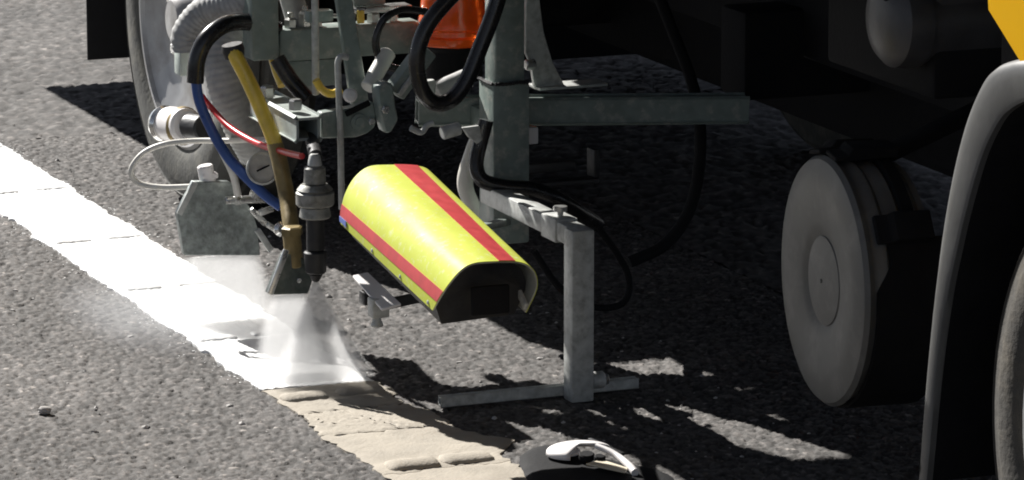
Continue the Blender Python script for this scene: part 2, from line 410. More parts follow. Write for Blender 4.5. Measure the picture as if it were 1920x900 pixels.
# ================================================================ LORRY
T = thing('line_marking_lorry', 'yellow line marking lorry with grey mudguard, its shaded underside above the road', 'lorry', (1.2, 0, 0))
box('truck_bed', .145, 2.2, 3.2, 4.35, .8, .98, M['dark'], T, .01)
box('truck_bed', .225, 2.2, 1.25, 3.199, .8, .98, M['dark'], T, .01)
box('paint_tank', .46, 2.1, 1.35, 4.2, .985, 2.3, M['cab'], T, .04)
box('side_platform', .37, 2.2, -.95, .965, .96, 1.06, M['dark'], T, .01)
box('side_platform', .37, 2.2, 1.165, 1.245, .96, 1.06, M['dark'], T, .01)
box('side_platform', .54, 2.2, .966, 1.164, .96, 1.06, M['dark'], T, .01)  # set back to leave a gap that lets sun onto the beam plate
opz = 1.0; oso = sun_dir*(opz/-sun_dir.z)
prism('shadow_slab', [Vector((x, y, opz)) - Vector((oso.x, oso.y, 0)) for x, y in [(.43, -.42), (.60, -.82), (1.05, -.9), (1.05, -2.35), (.36, -2.35), (.36, -.7)]], (0, 0, .05), M['dark'], T, .004)  # unseen slab, added and outlined to cast the shadow beside the post
box('shade_floor', .34, 2.2, -1.95, -.952, 1.065, 1.15, M['dark'], T, .01)  # unseen slab added to keep the sun off the canister and silencer
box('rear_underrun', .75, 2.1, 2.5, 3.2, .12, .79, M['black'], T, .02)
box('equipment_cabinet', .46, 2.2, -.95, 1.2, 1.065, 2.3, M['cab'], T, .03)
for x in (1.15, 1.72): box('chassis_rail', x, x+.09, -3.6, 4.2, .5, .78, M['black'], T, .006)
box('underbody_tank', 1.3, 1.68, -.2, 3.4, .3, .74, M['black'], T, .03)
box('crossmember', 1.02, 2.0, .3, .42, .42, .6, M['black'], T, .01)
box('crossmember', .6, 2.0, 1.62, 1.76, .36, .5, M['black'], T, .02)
def wheel(x, y, z, R_, rim_r, parent, width=.2, name='wheel', mt=M['tyre'], mr=M['rim']):
    w = bpy.data.objects.new(name, None); COL.objects.link(w); w.parent = parent
    w.matrix_parent_inverse = parent.matrix_world.inverted(); w.location = (x, y, z); w.empty_display_size = .05
    a = Vector((x, y, z)); d = (1, 0, 0)
    def L(nm, prof, mt, n=64, ang=35):
        o = lathe(nm, a, d, prof, mt, None, n, ang); o.parent = w
        o.matrix_parent_inverse = (parent.matrix_world @ parent.matrix_world.inverted() @ Matrix.Translation(a)).inverted(); return o
    L('tyre', [(.05, rim_r-.012), (.012, rim_r), (.004, rim_r+.012), (-.002, rim_r+.03), (-.004, R_*.86), (0, R_*.88), (.004, R_*.93), (.002, R_*.935), (.012, R_*.965), (.03, R_-.002), (.05, R_),
               (.058, R_-.008), (.066, R_-.008), (.072, R_), (width*.5-.005, R_), (width*.5, R_-.009), (width*.5+.006, R_), (width-.07, R_), (width-.03, R_-.004), (width, R_*.9), (width, rim_r)], mt)
    L('rim', [(.008, rim_r+.004), (.001, rim_r-.003), (.002, rim_r-.010), (.012, rim_r-.014), (.022, rim_r-.03), (.03, rim_r-.06), (.034, rim_r-.065), (.044, rim_r-.09), (.048, rim_r*.55), (.04, rim_r*.42), (.04, 0)], mr)
    L('hub', [(.045, .09), (.03, .085), (.02, .07), (.0, .06), (-.012, .045), (-.014, 0)], M['rim'], 32)
    for k in range(6):
        q = 2*math.pi*k/6+.3
        o = hexnut('wheel_nut', a+Vector((.044, .115*math.cos(q), .115*math.sin(q))), (-1, 0, 0), .014, .03, M['steel'], None); o.parent = w
        o.matrix_parent_inverse = Matrix.Translation(a).inverted()
    return w
wheel(.28, 1.69, .42, .42, .285, T); wheel(.325, -2.455, .42, .42, .3, T, mt=M['dust'], mr=M['rimw'])
wheel(1.85, 1.69, .42, .42, .285, T); wheel(1.85, -2.53, .42, .42, .255, T)
# mud flap behind the rear wheel
box('mud_flap', W(165, 113, y=2.25).x, .62, 2.25, 2.258, W(165, 113, y=2.25).z, .8, M['black'], T, .002)
# front mudguard: rounded arch band
def mudguard():
    outer = [(1713, 905), (1727, 750), (1740, 600), (1756, 450), (1776, 330), (1800, 232), (1826, 165), (1850, 128), (1885, 112), (1925, 108), (1990, 112)]
    inner = [(1735, 905), (1755, 700), (1774, 560), (1792, 470), (1812, 385), (1840, 290), (1870, 228), (1893, 204), (1920, 190), (1960, 182), (2010, 178)]
    V = []; F = []; n = len(outer); XL = .3
    oo = crom([W(*p, x=XL) for p in outer], 5); ii = crom([W(*p, x=XL) for p in inner], 5); n = len(oo)
    rows = []
    for k in range(n):
        o_, i_ = oo[k], ii[k]; t = (oo[min(k+1, n-1)]-oo[max(k-1, 0)]).normalized()
        out = (o_-i_).normalized()
        prof = [i_+out*.012+Vector((.3, 0, 0)), i_+out*.012+Vector((.014, 0, 0)), i_+Vector((.012, 0, 0)), i_ + Vector((.002, 0, 0)), i_+out*.006]
        L_ = (o_-i_).length
        prof += [i_+out*(L_*.55), o_-out*.022, o_-out*.010+Vector((.004, 0, 0)), o_-out*.002+Vector((.016, 0, 0)), o_+Vector((.04, 0, 0)), o_+out*.004+Vector((.12, 0, 0)), o_+Vector((.3, 0, 0))]
        rows.append(len(V)); V += prof
    c = len(V)//n
    for k in range(n-1):
        for i in range(c): F.append((k*c+i, k*c+(i+1) % c, (k+1)*c+(i+1) % c, (k+1)*c+i))
    F += [list(range(c)), [(n-1)*c+i for i in range(c)][::-1]]
    return link('mudguard', V, F, M['fender'], T, ang=60)
mg = mudguard()
# wheel arch lining behind the mudguard lip
liner = crom([W(*p, x=.3) + Vector((.013, 0, 0)) for p in [(1735, 905), (1755, 700), (1774, 560), (1792, 470), (1812, 385), (1840, 290), (1870, 228), (1893, 204), (1920, 190), (1960, 182), (2010, 178)]], 4)
V = [p for q in liner for p in (q, q+Vector((.31, 0, 0)))] ; n_ = len(liner)
V += [p+Vector((0, .006, .006)) for p in V]
F = [(2*i, 2*i+1, 2*i+3, 2*i+2) for i in range(n_-1)] + [(2*n_+2*i, 2*n_+2*i+1, 2*n_+2*i+3, 2*n_+2*i+2) for i in range(n_-1)] + [(2*i, 2*i+2, 2*n_+2*i+2, 2*n_+2*i) for i in range(n_-1)]
link('wheel_arch_liner', V, F, M['black'], T)
box('inner_wheel_panel', .6, .64, -3.1, -1.55, .12, 1.05, M['black'], T, .01)
lathe('liner_bolt', W(1785, 845, x=.4)+Vector((.1, 0, 0)), (-.3, -1, 0), [(0, .022), (.006, .022), (.008, .012), (.012, .012), (.013, 0)], M['dark'], T)
# cab side: yellow panel with a slanted lower rear edge
cp = [W(1850, 22, x=.31), W(1915, 128, x=.31), W(1990, 240, x=.31), W(2300, 260, x=.31)]
cpt = cp + [Vector((.31, cp[-1].y, 2.2)), Vector((.31, cp[0].y+.08, 2.2)), Vector((.31, cp[0].y+.02, cp[0].z+.12))]
prism('cab_panel', cpt, (1.8, 0, 0), M['cab'], T, .006)
# silencer with domed end, below the cab
ms = W(1662, 38, x=.62)
SR = .082
sil = lathe('silencer', ms, (1, 0, 0), [(-.018, 0), (-.016, SR*.4), (-.006, SR*.8), (.008, SR*.97), (.026, SR), (.05, SR), (.052, SR*.94), (.09, SR*.94), (.45, SR*.94), (.45, 0)], M['muff'], T, 40)
box('silencer_shield', ms.x+.055, ms.x+.3, ms.y-.07, ms.y+.08, ms.z+.02, ms.z+.13, M['muff'], T, .012)
lathe('drain_plug', ms+Vector((-.004, -.02, SR*.55)), (-1, -.1, .4), [(0, .012), (.006, .012), (.007, 0)], M['black'], T, 16)
box('battery_box', ms.x+.06, 1.1, ms.y-.06, ms.y+.35, ms.z-.13, ms.z+.018, M['black'], T, .01)
# valve block deep under the body
vb = W(1455, 62, y=.6)
box('valve_block', vb.x-.04, vb.x+.1, .6, .7, vb.z-.01, vb.z+.06, M['dark'], T, .008)
lathe('valve_cap', (vb.x, .62, vb.z-.06), (0, 0, 1), [(0, 0), (0, .04), (.02, .05), (.045, .05), (.05, .03), (.06, 0)], M['dark'], T)
beam('bracket_plate', W(1555, 112, y=.4), W(1600, 140, y=.4), .02, .02, M['dark'], T)
# dark fittings on the axle side seen through the carriage
b0 = W(985, 300, y=.6); b1 = W(1125, 345, y=.6)
box('towing_bracket', b0.x, b1.x, .6, .64, b1.z, b1.z+.012, M['dark'], T, .004)
box('towing_bracket', b1.x-.014, b1.x, .6, .64, b1.z+.0125, b0.z+.01, M['dark'], T, .004)
box('towing_bracket', b0.x, b1.x-.05, .61, .64, b1.z+.03, b1.z+.05, M['dark'], T, .004)

# ---- strapped drum canister in front of the wheel arch
cx = .5; cc_ = W(1537, 527, x=cx); CR = .211
CA = Vector((math.cos(R(6)), -math.sin(R(6)), 0)); CT = Vector((math.sin(R(6)), math.cos(R(6)), 0)); UZ = Vector((0, 0, 1))
K = thing('drum_canister', 'round pale grey plastic canister with black straps hanging under the lorry', 'canister', (cx, cc_.y, cc_.z))
lathe('face', cc_, CA, [(.009, 0), (.009, CR*.35), (.008, CR*.375), (.004, CR*.41), (.002, CR*.48), (-.001, CR*.58), (-.003, CR*.72), (-.0035, CR*.84), (.004, CR*.97), (.012, CR), (.02, CR*.985), (.02, CR*.9)], M['canister'], K, 64)
lathe('hub_boss', cc_+CA*.0085, -CA, [(0, CR*.36), (.002, CR*.355), (.004, CR*.25), (.0055, CR*.12), (.006, .004), (.008, .003), (.008, 0)], M['canister'], K, 48)
bd = [(.02, CR*.97)]
for k in range(3): bd += [(.03+k*.034, CR*.965), (.038+k*.034, CR*.985-k*.004), (.046+k*.034, CR*.985-k*.004), (.054+k*.034, CR*.95-k*.004)]
bd += [(.132, CR*.92), (.14, CR*.8), (.14, 0)]
lathe('drum_body', cc_, CA, bd, M['canister'], K, 64)
def clip(name, ang, x0, x1, wid):
    q = R(ang); rd = CT*math.cos(q)+UZ*math.sin(q); tg = UZ*math.cos(q)-CT*math.sin(q); c = cc_
    P = [(x0-.002, CR+.002), (x0+.0, CR+.010), (x0+.022, CR+.012), (x0+.03, CR+.024), (x1, CR+.022), (x1, CR+.004), (x0+.03, CR+.002)]
    pts = [c + CA*h + rd*r_ - tg*(wid/2) for h, r_ in P]
    return prism(name, pts, tg*wid, M['black'], K, .002)
clip('strap_clip', 78, .004, .1, .055); clip('strap_clip', 95, .01, .12, .05); clip('strap_clip', 52, .03, .125, .06)
lathe('strap', cc_, CA, [(.085, CR*.95), (.085, CR*1.012), (.105, CR*1.012), (.105, CR*.95)], M['black'], K, 48)
clip('strap_clip', 146, .03, .125, .05)
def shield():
    # dark sheet standing in for shade on the drum's camera-side lower half
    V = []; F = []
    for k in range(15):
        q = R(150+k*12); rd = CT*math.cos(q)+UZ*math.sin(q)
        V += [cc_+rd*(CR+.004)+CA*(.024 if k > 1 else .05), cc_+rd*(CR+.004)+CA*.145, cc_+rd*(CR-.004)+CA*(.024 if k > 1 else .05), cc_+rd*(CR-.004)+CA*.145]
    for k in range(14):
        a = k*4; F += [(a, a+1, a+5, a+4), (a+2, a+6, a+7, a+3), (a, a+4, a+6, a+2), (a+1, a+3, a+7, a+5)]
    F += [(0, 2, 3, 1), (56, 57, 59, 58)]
    return link('lower_shade', V, F, M['black'], K)
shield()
beam('hanger', cc_+Vector((.125, .02, CR-.01)), cc_+Vector((.5, .12, .3)), .04, .02, M['black'], K)

# ================================================================ SPRAY CARRIAGE
S = thing('spray_carriage', 'grey green steel carriage frame of square tubes carrying the spray guns', 'machine frame', (.42, .1, .2))
CXp = W(948, 200, y=.2)                                  # column axis
box('column', CXp.x-.030, CXp.x+.030, .175, .235, .30, 1.0, M['green'], S, .004)
# sleeve slightly larger round the column
st = W(948, 158, y=.166).z
box('column_sleeve', CXp.x-.039, CXp.x+.037, .166, .244, .20, st, M['green'], S, .005)
# lateral beam with an open end
by = .36
box('beam_spacer', CXp.x-.025, CXp.x+.025, .2445, by-.0255, W(950, 225, y=by).z, W(950, 185, y=by).z, M['green'], S, .003)
hb = hollow('cross_beam', Vector((W(782, 208, y=by).x, by, W(782, 208, y=by).z)), W(1400, 203, y=by-.13), .05, .056, .005, M['green'], S)
bz = W(782, 208, y=by).z; bx0 = W(782, 208, y=by).x
box('clamp_plate', W(1000, 200, y=by).x, W(1128, 200, y=by).x, by-.032, by+.03, bz+.0285, bz+.034, M['galv'], S, .001)
for px in (1000, 1128):
    p = W(px, 207, y=by-.026); hexnut('bolt', (p.x, by-.0255, bz-.002), (0, -1, 0), .012, .009, M['steel'], S)
# curved gusset standing on the beam
gp = [(992, 0), (1012, 0), (1020, 60), (1034, 120), (1056, 163), (1060, 168), (1000, 168), (993, 120)]
prism('gusset', [W(x, y, y=by-.012) for x, y in [(990, -60), (1008, -60), (1012, 0), (1020, 60), (1036, 115), (1060, 163), (1003, 168), (996, 120), (986, 100), (985, 40)]], (0, .012, 0), M['galv'], S)
cyl('gusset_pin', W(985, 122, y=by-.02), W(1003, 120, y=by-.02), .011, M['steel'], S)
def weld(a, b, r_=.0035):
    a, b = Vector(a), Vector(b); tube('weld_bead', [a.lerp(b, k/8)+Vector((random.uniform(-1, 1), random.uniform(-1, 1), random.uniform(-1, 1)))*.0008 for k in range(9)], r_, M['dark'], S, 6, 3, taper=lambda t: 1+.25*math.sin(t*60))
weld((CXp.x-.036, .1655, st+.001), (CXp.x+.034, .1655, st+.001)); weld((CXp.x-.0395, .17, st+.001), (CXp.x-.0395, .24, st+.001))
# hanging arm, post and foot bar
PX_, PY_ = .414, -.292
zt = W(1090, 428, y=PY_).z
armz = zt-.018
beam('arm', (PX_+.004, PY_+.022, armz), (PX_+.004, .165, armz), .038, .036, M['galv'], S)
box('post', PX_-.0225, PX_+.0225, PY_-.021, PY_+.0215, .0, zt, M['galv'], S, .004)
box('arm_clamp', PX_-.019, PX_+.027, PY_+.07, PY_+.14, armz-.022, armz+.022, M['galv'], S, .003)
kp = Vector((PX_+.004, PY_+.1, armz+.0225))
lathe('clamp_knob', kp, (0, 0, 1), [(0, .006), (.008, .006), (.009, .013), (.018, .013), (.019, 0)], M['steel'], S, 16)
fb0 = W(826, 742, y=-.27); fb1 = W(1200, 712, y=-.27)
fz = .012
hollow('foot_bar', Vector((W(826, 740, y=-.262).x, -.258, fz+.002)), Vector((W(1196, 712, y=-.262).x, -.258, fz+.002)), .02, .02, .003, M['galv'], S)
weld((PX_-.02, PY_+.0225, zt-.037), (PX_+.02, PY_+.0225, zt-.037), .003)
cyl('pivot_bolt', (PX_+.0235, PY_, .035), (PX_+.05, PY_, .035), .016, M['galv'], S)
hexnut('bolt', (PX_+.0505, PY_, .035), (1, 0, 0), .011, .008, M['steel'], S)
# upright on the left with its cross beam
uy = .46
ux = W(498, 60, y=uy)
box('upright', W(472, 60, y=uy).x, W(524, 60, y=uy).x, uy, uy+.06, W(498, 114, y=uy).z, 1.0, M['green'], S, .006)
uz0, uz1 = W(600, 112, y=uy+.02).z, W(600, 52, y=uy+.02).z
box('rear_beam', W(524, 80, y=uy+.02).x+.001, W(790, 80, y=uy+.02).x, uy+.02, uy+.075, uz0, uz1, M['green'], S, .006)
box('beam_foot', W(530, 150, y=uy+.03).x, W(640, 150, y=uy+.03).x, uy+.03, uy+.06, W(560, 165, y=uy+.03).z, uz0-.001, M['green'], S, .004)
for px, h in ((545, .018), (572, .03), (590, .03), (655, .02), (700, .018), (735, .015)):
    p = W(px, 52, y=uy+.045); hexnut('nut', (p.x, uy+.045, uz1+.0005), (0, 0, 1), .013, h, M['steel'], S)
    cyl('stud', (p.x, uy+.045, uz1+h+.001), (p.x, uy+.045, uz1+h+.012), .006, M['steel'], S, 10, .001)
# wire bail on top of the beam
tube('wire_bail', [W(602, 60, y=uy+.03), W(602, 32, y=uy+.03), W(640, 30, y=uy+.03)], .004, M['steel'], S, 8)
box('rail_stub', W(655, 44, y=uy+.03).x, W(770, 44, y=uy+.03).x, uy+.02, uy+.06, uz1+.022, uz1+.034, M['steel'], S, .003)
box('rail_cap', W(660, 30, y=uy+.04).x, W(720, 30, y=uy+.04).x, uy+.03, uy+.05, uz1+.036, uz1+.06, M['green'], S, .003)
box('yellow_tab', W(668, 35, y=uy+.02).x, W(682, 35, y=uy+.02).x, uy+.014, uy+.0185, uz1+.004, uz1+.03, M['yhose'], S, .002)
# slim vertical rods, hooked rod
cyl('rod', W(592, 178, y=0.36), W(590, -60, y=0.36), .0075, M['galv'], S, 12)
box('rod_clamp', W(578, 28, y=0.36).x, W(625, 28, y=0.36).x, .358, .385, W(600, 42, y=0.36).z, W(600, 20, y=0.36).z, M['green'], S, .003)
tube('hooked_rod', PX([(641, 392), (638, 250), (634, 140), (634, 116), (640, 106), (652, 108)], y=0.18), .0065, M['galv'], S, 10, 6)
# diagonal flat link
dl = [W(625, -40, y=0.29), W(655, -40, y=0.29), W(692, 190, y=0.29), W(660, 198, y=0.29)]
prism('diagonal_link', dl, (0, .014, 0), M['green'], S, .002)
lathe('link_pin', W(655, 178, y=0.282), (-.2, -1, .1), [(0, .013), (.012, .014), (.018, .010), (.02, 0)], M['whitep'], S, 20)
# open square clamp tube and its bracket
ct0 = W(578, 242, y=.12); ct1 = ct0 + Vector((0, .27, .004))
hollow('clamp_tube', ct0, ct1, .058, .054, .006, M['clamp'], S)
hexnut('bolt', ct0+Vector((-.006, .055, .0285)), (0, 0, 1), .013, .02, M['steel'], S)
hexnut('bolt', ct0+Vector((-.012, .2, .0285)), (0, 0, 1), .015, .022, M['steel'], S)
br = [(603, 212), (645, 206), (668, 200), (700, 190), (706, 215), (704, 238), (690, 250), (668, 258), (603, 260)]
prism('curved_bracket', [W(x, y, y=0.19) for x, y in br], (0, .03, 0), M['green'], S, .003)
beam('latch', W(648, 214, y=0.18), W(693, 192, y=0.18), .006, .012, M['black'], S, .002)
lathe('pivot', W(672, 228, y=0.1895), (0, -1, 0), [(0, .016), (.004, .016), (.005, .009), (.008, .009), (.008, 0)], M['green'], S, 20)
hexnut('bolt', W(696, 227, y=0.1895), (0, -1, 0), .007, .007, M['steel'], S)
# knuckle bracket and diagonal strut to the beacon
kb = [(707, 165), (722, 152), (738, 158), (742, 200), (748, 225), (733, 250), (722, 250), (712, 215)]
prism('knuckle_bracket', [W(x, y, y=0.16) for x, y in kb], (0, .035, 0), M['green'], S, .004)
hexnut('bolt', W(722, 205, y=0.1595), (0, -1, 0), .008, .006, M['steel'], S)
beam('diagonal_strut', W(738, 175, y=0.21), W(800, 92, y=0.21), .04, .036, M['green'], S, .004)
beam('strut_rib', W(748, 178, y=0.185), W(785, 128, y=0.185), .008, .01, M['galv'], S, .002)
# pale duct end and odd fittings
cyl('pale_cylinder', W(690, 165, y=0.26), W(728, 98, y=0.3), .016, M['white'], S)
cyl('wrapped_joint', W(818, 172, y=.3), W(880, 145, y=.3), .02, M['duct'], S)
cyl('stub_pipe', W(806, 175, y=.28), W(804, 150, y=.28), .012, M['galv'], S)
tube('lever', PX([(770, 240), (790, 248), (800, 236), (812, 230)], y=.1), .006, M['galv'], S, 8, 5)
cyl('linkage_pin', W(828, 250, y=.1), W(862, 240, y=.1), .013, M['galv'], S)
prism('linkage_plate', [W(x, y, y=.09) for x, y in [(868, 240), (900, 236), (905, 262), (896, 270), (880, 258)]], (0, .012, 0), M['galv'], S)
sb = W(985, 240, y=.2); sb2 = W(1010, 270, y=.2)
box('end_block', sb.x, sb2.x, .2, .23, sb2.z, sb.z, M['whitep'], S, .003)
# small pale box on the left
pb = W(337, 84, y=0.64); pb2 = W(366, 142, y=0.64)
box('side_block', pb.x, pb2.x, .64, .68, pb2.z, pb.z, M['pale'], S, .004)
# bracket with silver cylinder beside the wheel
cyl('air_cylinder', W(318, 232, y=1.0), W(352, 236, y=.9), .036, M['whitep'], S, 28, .006)
lathe('cylinder_ring', W(302, 230, y=1.02), (1, -3, 0), [(0, 0), (0, .034), (.01, .038), (.02, .034), (.02, 0)], M['chrome'], S)
lathe('cylinder_band', W(340, 235, y=.935), (1, -3, 0), [(0, .036), (0, .040), (.012, .040), (.012, .036)], M['ochre'], S)
cyl('cylinder_end', W(354, 236, y=.895), W(384, 240, y=.84), .026, M['dark'], S, 24, .004)

# ================================================================ PAINT GUN AND BEAD DISPENSERS
Gp = W(592, 520, y=0)
gx = Gp.x
GN = thing('paint_spray_gun', 'steel paint spray gun with stacked round collars above the wet line', 'spray gun', (gx, 0, Gp.z))
def gz(py): return W(592, py, y=0).z
def GL(nm, y0, y1, r0, r1, mt, n=28):
    a = gz(y1); b = gz(y0); c = .003
    return lathe(nm, (gx, 0, a), (0, 0, 1), [(0, 0), (0, r1-c), (c, r1), (b-a-c, r0), (b-a, r0-c), (b-a, 0)], mt, GN, n)
GL('cap', 288, 312, .010, .014, M['galv']); GL('upper_cylinder', 312, 345, .020, .021, M['gunm'])
GL('collar', 345, 358, .028, .034, M['gunm']); GL('flange', 358, 385, .036, .036, M['gunm']); GL('lower_collar', 385, 408, .027, .03, M['gunm'])
GL('barrel', 408, 470, .017, .017, M['dark']); GL('nozzle_body', 470, 512, .022, .02, M['dark']); GL('nozzle_tip', 512, 528, .013, .008, M['dark'])
cyl('mounting_pin', W(592, 294, y=.004), W(584, 258, y=.17), .013, M['dark'], GN)
def dispenser(name, label, poly, y, depth, extra, mt=None):
    c = W(*poly[0], y=y)
    o = thing(name, label, 'bead dispenser', (c.x, y, c.z), 'glass bead dispensers over the line')
    prism('deflector_plate', [W(px, py, y=y) for px, py in poly], (0, depth, 0), mt or M['plategrey'], o, .0015)
    extra(o, y); return o
def ex1(o, y):
    # folded side lip, hose socket
    beam('side_lip', W(506, 552, y=y-.006), W(537, 468, y=y-.006), .006, .012, M['steel'], o, .002)
    cyl('socket', W(552, 500, y=y+.014), W(546, 430, y=y+.014), .017, M['ochre'], o)
    hexnut('collar_nut', W(548, 440, y=y+.014), (-.05, 0, 1), .021, .016, M['ochre'], o)
    hexnut('bolt', W(560, 525, y=y-.0015), (0, -1, 0), .005, .004, M['steel'], o)
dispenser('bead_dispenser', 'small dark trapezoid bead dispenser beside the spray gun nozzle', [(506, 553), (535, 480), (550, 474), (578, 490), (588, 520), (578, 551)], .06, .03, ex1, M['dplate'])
def ex2(o, y):
    beam('side_lip', W(336, 402, y=y-.006), W(366, 342, y=y-.006), .005, .012, M['galv'], o, .001)
    cyl('top_lug', W(392, 352, y=y+.02), W(384, 310, y=y+.02), .016, M['whitep'], o)
    box('top_clip', W(382, 330, y=y).x, W(412, 330, y=y).x, y+.005, y+.03, W(400, 341, y=y).z+.004, W(400, 326, y=y).z, M['whitep'], o, .004)
    cyl('clamp_rod', W(422, 376, y=y-.03), W(512, 372, y=y-.03), .008, M['steel'], o)
    hexnut('wing_nut', W(440, 374, y=y-.03), (1, 0, 0), .012, .012, M['steel'], o)
    hexnut('wing_nut', W(478, 368, y=y-.03), (.2, -.4, 1), .013, .02, M['steel'], o)
    for i, (a, b) in enumerate((((470, 392), (498, 420)), ((486, 400), (512, 390)), ((482, 430), (508, 470)), ((500, 420), (528, 436)))):
        beam('linkage_bar', W(*a, y=y-.035-.012*i), W(*b, y=y-.035-.012*i), .01, .012, M['steel'] if i != 2 else M['galv'], o, .002)
    lathe('swivel', W(524, 430, y=y-.09), (0, -1, .2), [(0, 0), (0, .013), (.012, .015), (.02, .009), (.02, 0)], M['chrome'], o, 20)
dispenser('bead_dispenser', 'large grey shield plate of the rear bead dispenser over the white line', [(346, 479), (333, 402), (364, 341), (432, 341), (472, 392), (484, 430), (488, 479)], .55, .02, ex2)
ga = W(492, 316, y=.4); gd = Vector((-.25, -1, .12)).normalized()
GA = thing('dial_gauge', 'round pale dial gauge behind the brown hose', 'gauge', ga)
lathe('gauge_case', ga, gd, [(-.018, 0), (-.018, .026), (0, .032), (.007, .032), (.008, .028), (.003, .027), (.003, .026)], M['galv'], GA, 32)
lathe('dial_face', ga, gd, [(.003, .0268), (.0032, .012), (.0032, 0)], M['duct'], GA, 32)
beam('needle', ga+gd*.005+Vector((-.012, 0, -.004)), ga+gd*.005+Vector((.014, 0, .006)), .002, .003, M['black'], GA, 0)
# ================================================================ HOSES
def hose(name, label, pts, r_, mt, cat='hose', **k):
    o = tube(name, PX(pts, y=.3), r_, mt, None, **k); tag(o, label, cat, 'hoses of the spray carriage'); return o
hose('corrugated_hose', 'thick grey corrugated hose arching out at the top left', [(352, 95, 0.620), (352, 62, 0.620), (385, 22, 0.600), (440, 5, 0.550), (500, -25, 0.500), (540, -80, 0.500)], .031, M['duct'], n=16, ripple=.028, pitch=.011)
hose('corrugated_hose', 'wide grey corrugated duct hanging behind the yellow hose', [(470, 30, 0.620), (430, 62, 0.600), (418, 110, 0.580), (428, 170, 0.560), (452, 230, 0.560), (482, 285, 0.580)], .038, M['duct'], n=18, ripple=.03, pitch=.011)
hose('black_hose', 'thick black hose bending over the corrugated duct', [(520, 55, 0.500), (470, 42, 0.480), (425, 45, 0.460), (388, 72, 0.450), (370, 110, 0.450), (366, 155, 0.450)], .017, M['rubber'], n=14)
hose('blue_hose', 'dark blue hose running down to the bead dispenser', [(367, 145, .46), (374, 190, .46), (400, 250, .45), (430, 298, .44), (470, 340, .42), (500, 368, .4), (527, 388, .38)], .0105, M['blue'])
hose('grey_tube', 'pale grey tube beside the dark blue hose', [(362, 150, .5), (372, 195, .5), (392, 240, .49), (414, 280, .48), (436, 325, .48), (446, 365, .5)], .0075, M['white'])
hose('yellow_hose', 'bright yellow hose hanging beside the green upright', [(436, 92, .26), (445, 112, .25), (465, 150, .24), (490, 205, .22), (508, 248, .2), (518, 276, .19)], .0145, M['yhose'], n=14)
hose('brown_hose', 'brown sleeved lower hose leading into the small bead dispenser', [(515, 268, .195), (526, 310, .17), (538, 370, .15), (546, 425, .1), (551, 462, .08)], .0155, M['ochre'], n=14)
hose('red_hose', 'thin red tube crossing below the yellow hose', [(378, 180, .52), (394, 200, .5), (430, 238, .42), (480, 268, .3), (530, 284, .15), (566, 293, .03)], .0062, M['red'])
hose('white_tube', 'white tube looping out left in front of the wheel', [(520, 262, .45), (470, 262, .5), (425, 264, .55), (370, 264, .6), (310, 270, .63), (268, 288, .65), (246, 318, .65), (258, 342, .65), (300, 351, .62), (358, 350, .58)], .0058, M['white'], n=10)
tag(lathe('hose_clip', W(438, 98, y=.265), (.2, 0, -1), [(-.016, 0), (-.016, .02), (-.004, .022), (.01, .0185), (.01, 0)], M['dark'], None, 16), 'dark clip at the top end of the yellow hose', 'hose clip')
hose('black_hose', 'glossy black hose hanging in a wide loop before the amber beacon', [(880, -40, 0.000), (835, 5, 0.000), (800, 50, 0.000), (782, 105, 0.000), (788, 160, 0.000), (812, 192, 0.000), (845, 188, 0.000), (875, 150, 0.000), (902, 85, 0.000), (925, 25, 0.000), (945, -40, 0.000)], .0155, M['rubber'], n=16)
hose('thin_black_hose', 'thin black hose curling left of the amber beacon', [(800, 22, 0.300), (755, 18, 0.300), (722, 34, 0.300), (705, 70, 0.300), (708, 100, 0.300), (725, 122, 0.300), (748, 130, 0.300)], .0075, M['rubber'])
hose('dark_hose', 'dark hose slanting down behind the clamp tube', [(520, 110, 0.420), (545, 150, 0.400), (575, 185, 0.380)], .016, M['rubber'])
hose('orange_hose', 'short orange hose bend behind the hooked rod', [(592, 150, 0.330), (604, 168, 0.330), (622, 176, 0.330), (640, 168, 0.330)], .008, M['yhose'])
hose('thin_yellow_hose', 'short yellow hose end behind the bolt', [(512, 108, 0.500), (520, 135, 0.480), (530, 160, 0.460)], .010, M['yhose'])
hose('purple_grey_hose', 'grey bent pipe left of the rear beam nuts', [(530, -60, 0.560), (545, -10, 0.550), (556, 30, 0.540), (560, 60, 0.530)], .024, M['duct'], n=16)
hose('pale_pipe', 'pale pipe rising behind the rear beam', [(560, 112, 0.550), (566, 150, 0.550), (575, 175, 0.550)], .018, M['duct'])
hose('black_hose', 'glossy black hose running over the arm from the column', [(912, 225, .14), (900, 270, .14), (893, 310, .13), (905, 338, .12), (945, 350, .11), (1000, 355, .1), (1050, 375, .1), (1090, 402, .14), (1120, 420, .2)], .0145, M['rubber'], n=14)
hose('dark_cable', 'thin dark cable loop low in the shade behind the post', [(1110, 412, .18), (1160, 480, .2), (1180, 530, .2), (1165, 570, .2), (1110, 575, .2), (1050, 540, .2), (1000, 470, .2)], .007, M['black'], n=8)
hose('white_hose', 'pale dirty hose between the yellow housing and the column', [(905, 240, 0.280), (885, 290, 0.280), (872, 345, 0.280), (890, 395, 0.290), (910, 440, 0.300)], .016, M['white'], n=14)
hose('black_hose', 'long dark cable arc hanging deep in the shade', [(1222, -40, .3), (1262, 60, .3), (1296, 150, .3), (1312, 230, .3), (1310, 320, .3), (1290, 400, .3), (1245, 460, .3), (1180, 492, .3)], .012, M['black'], n=12)
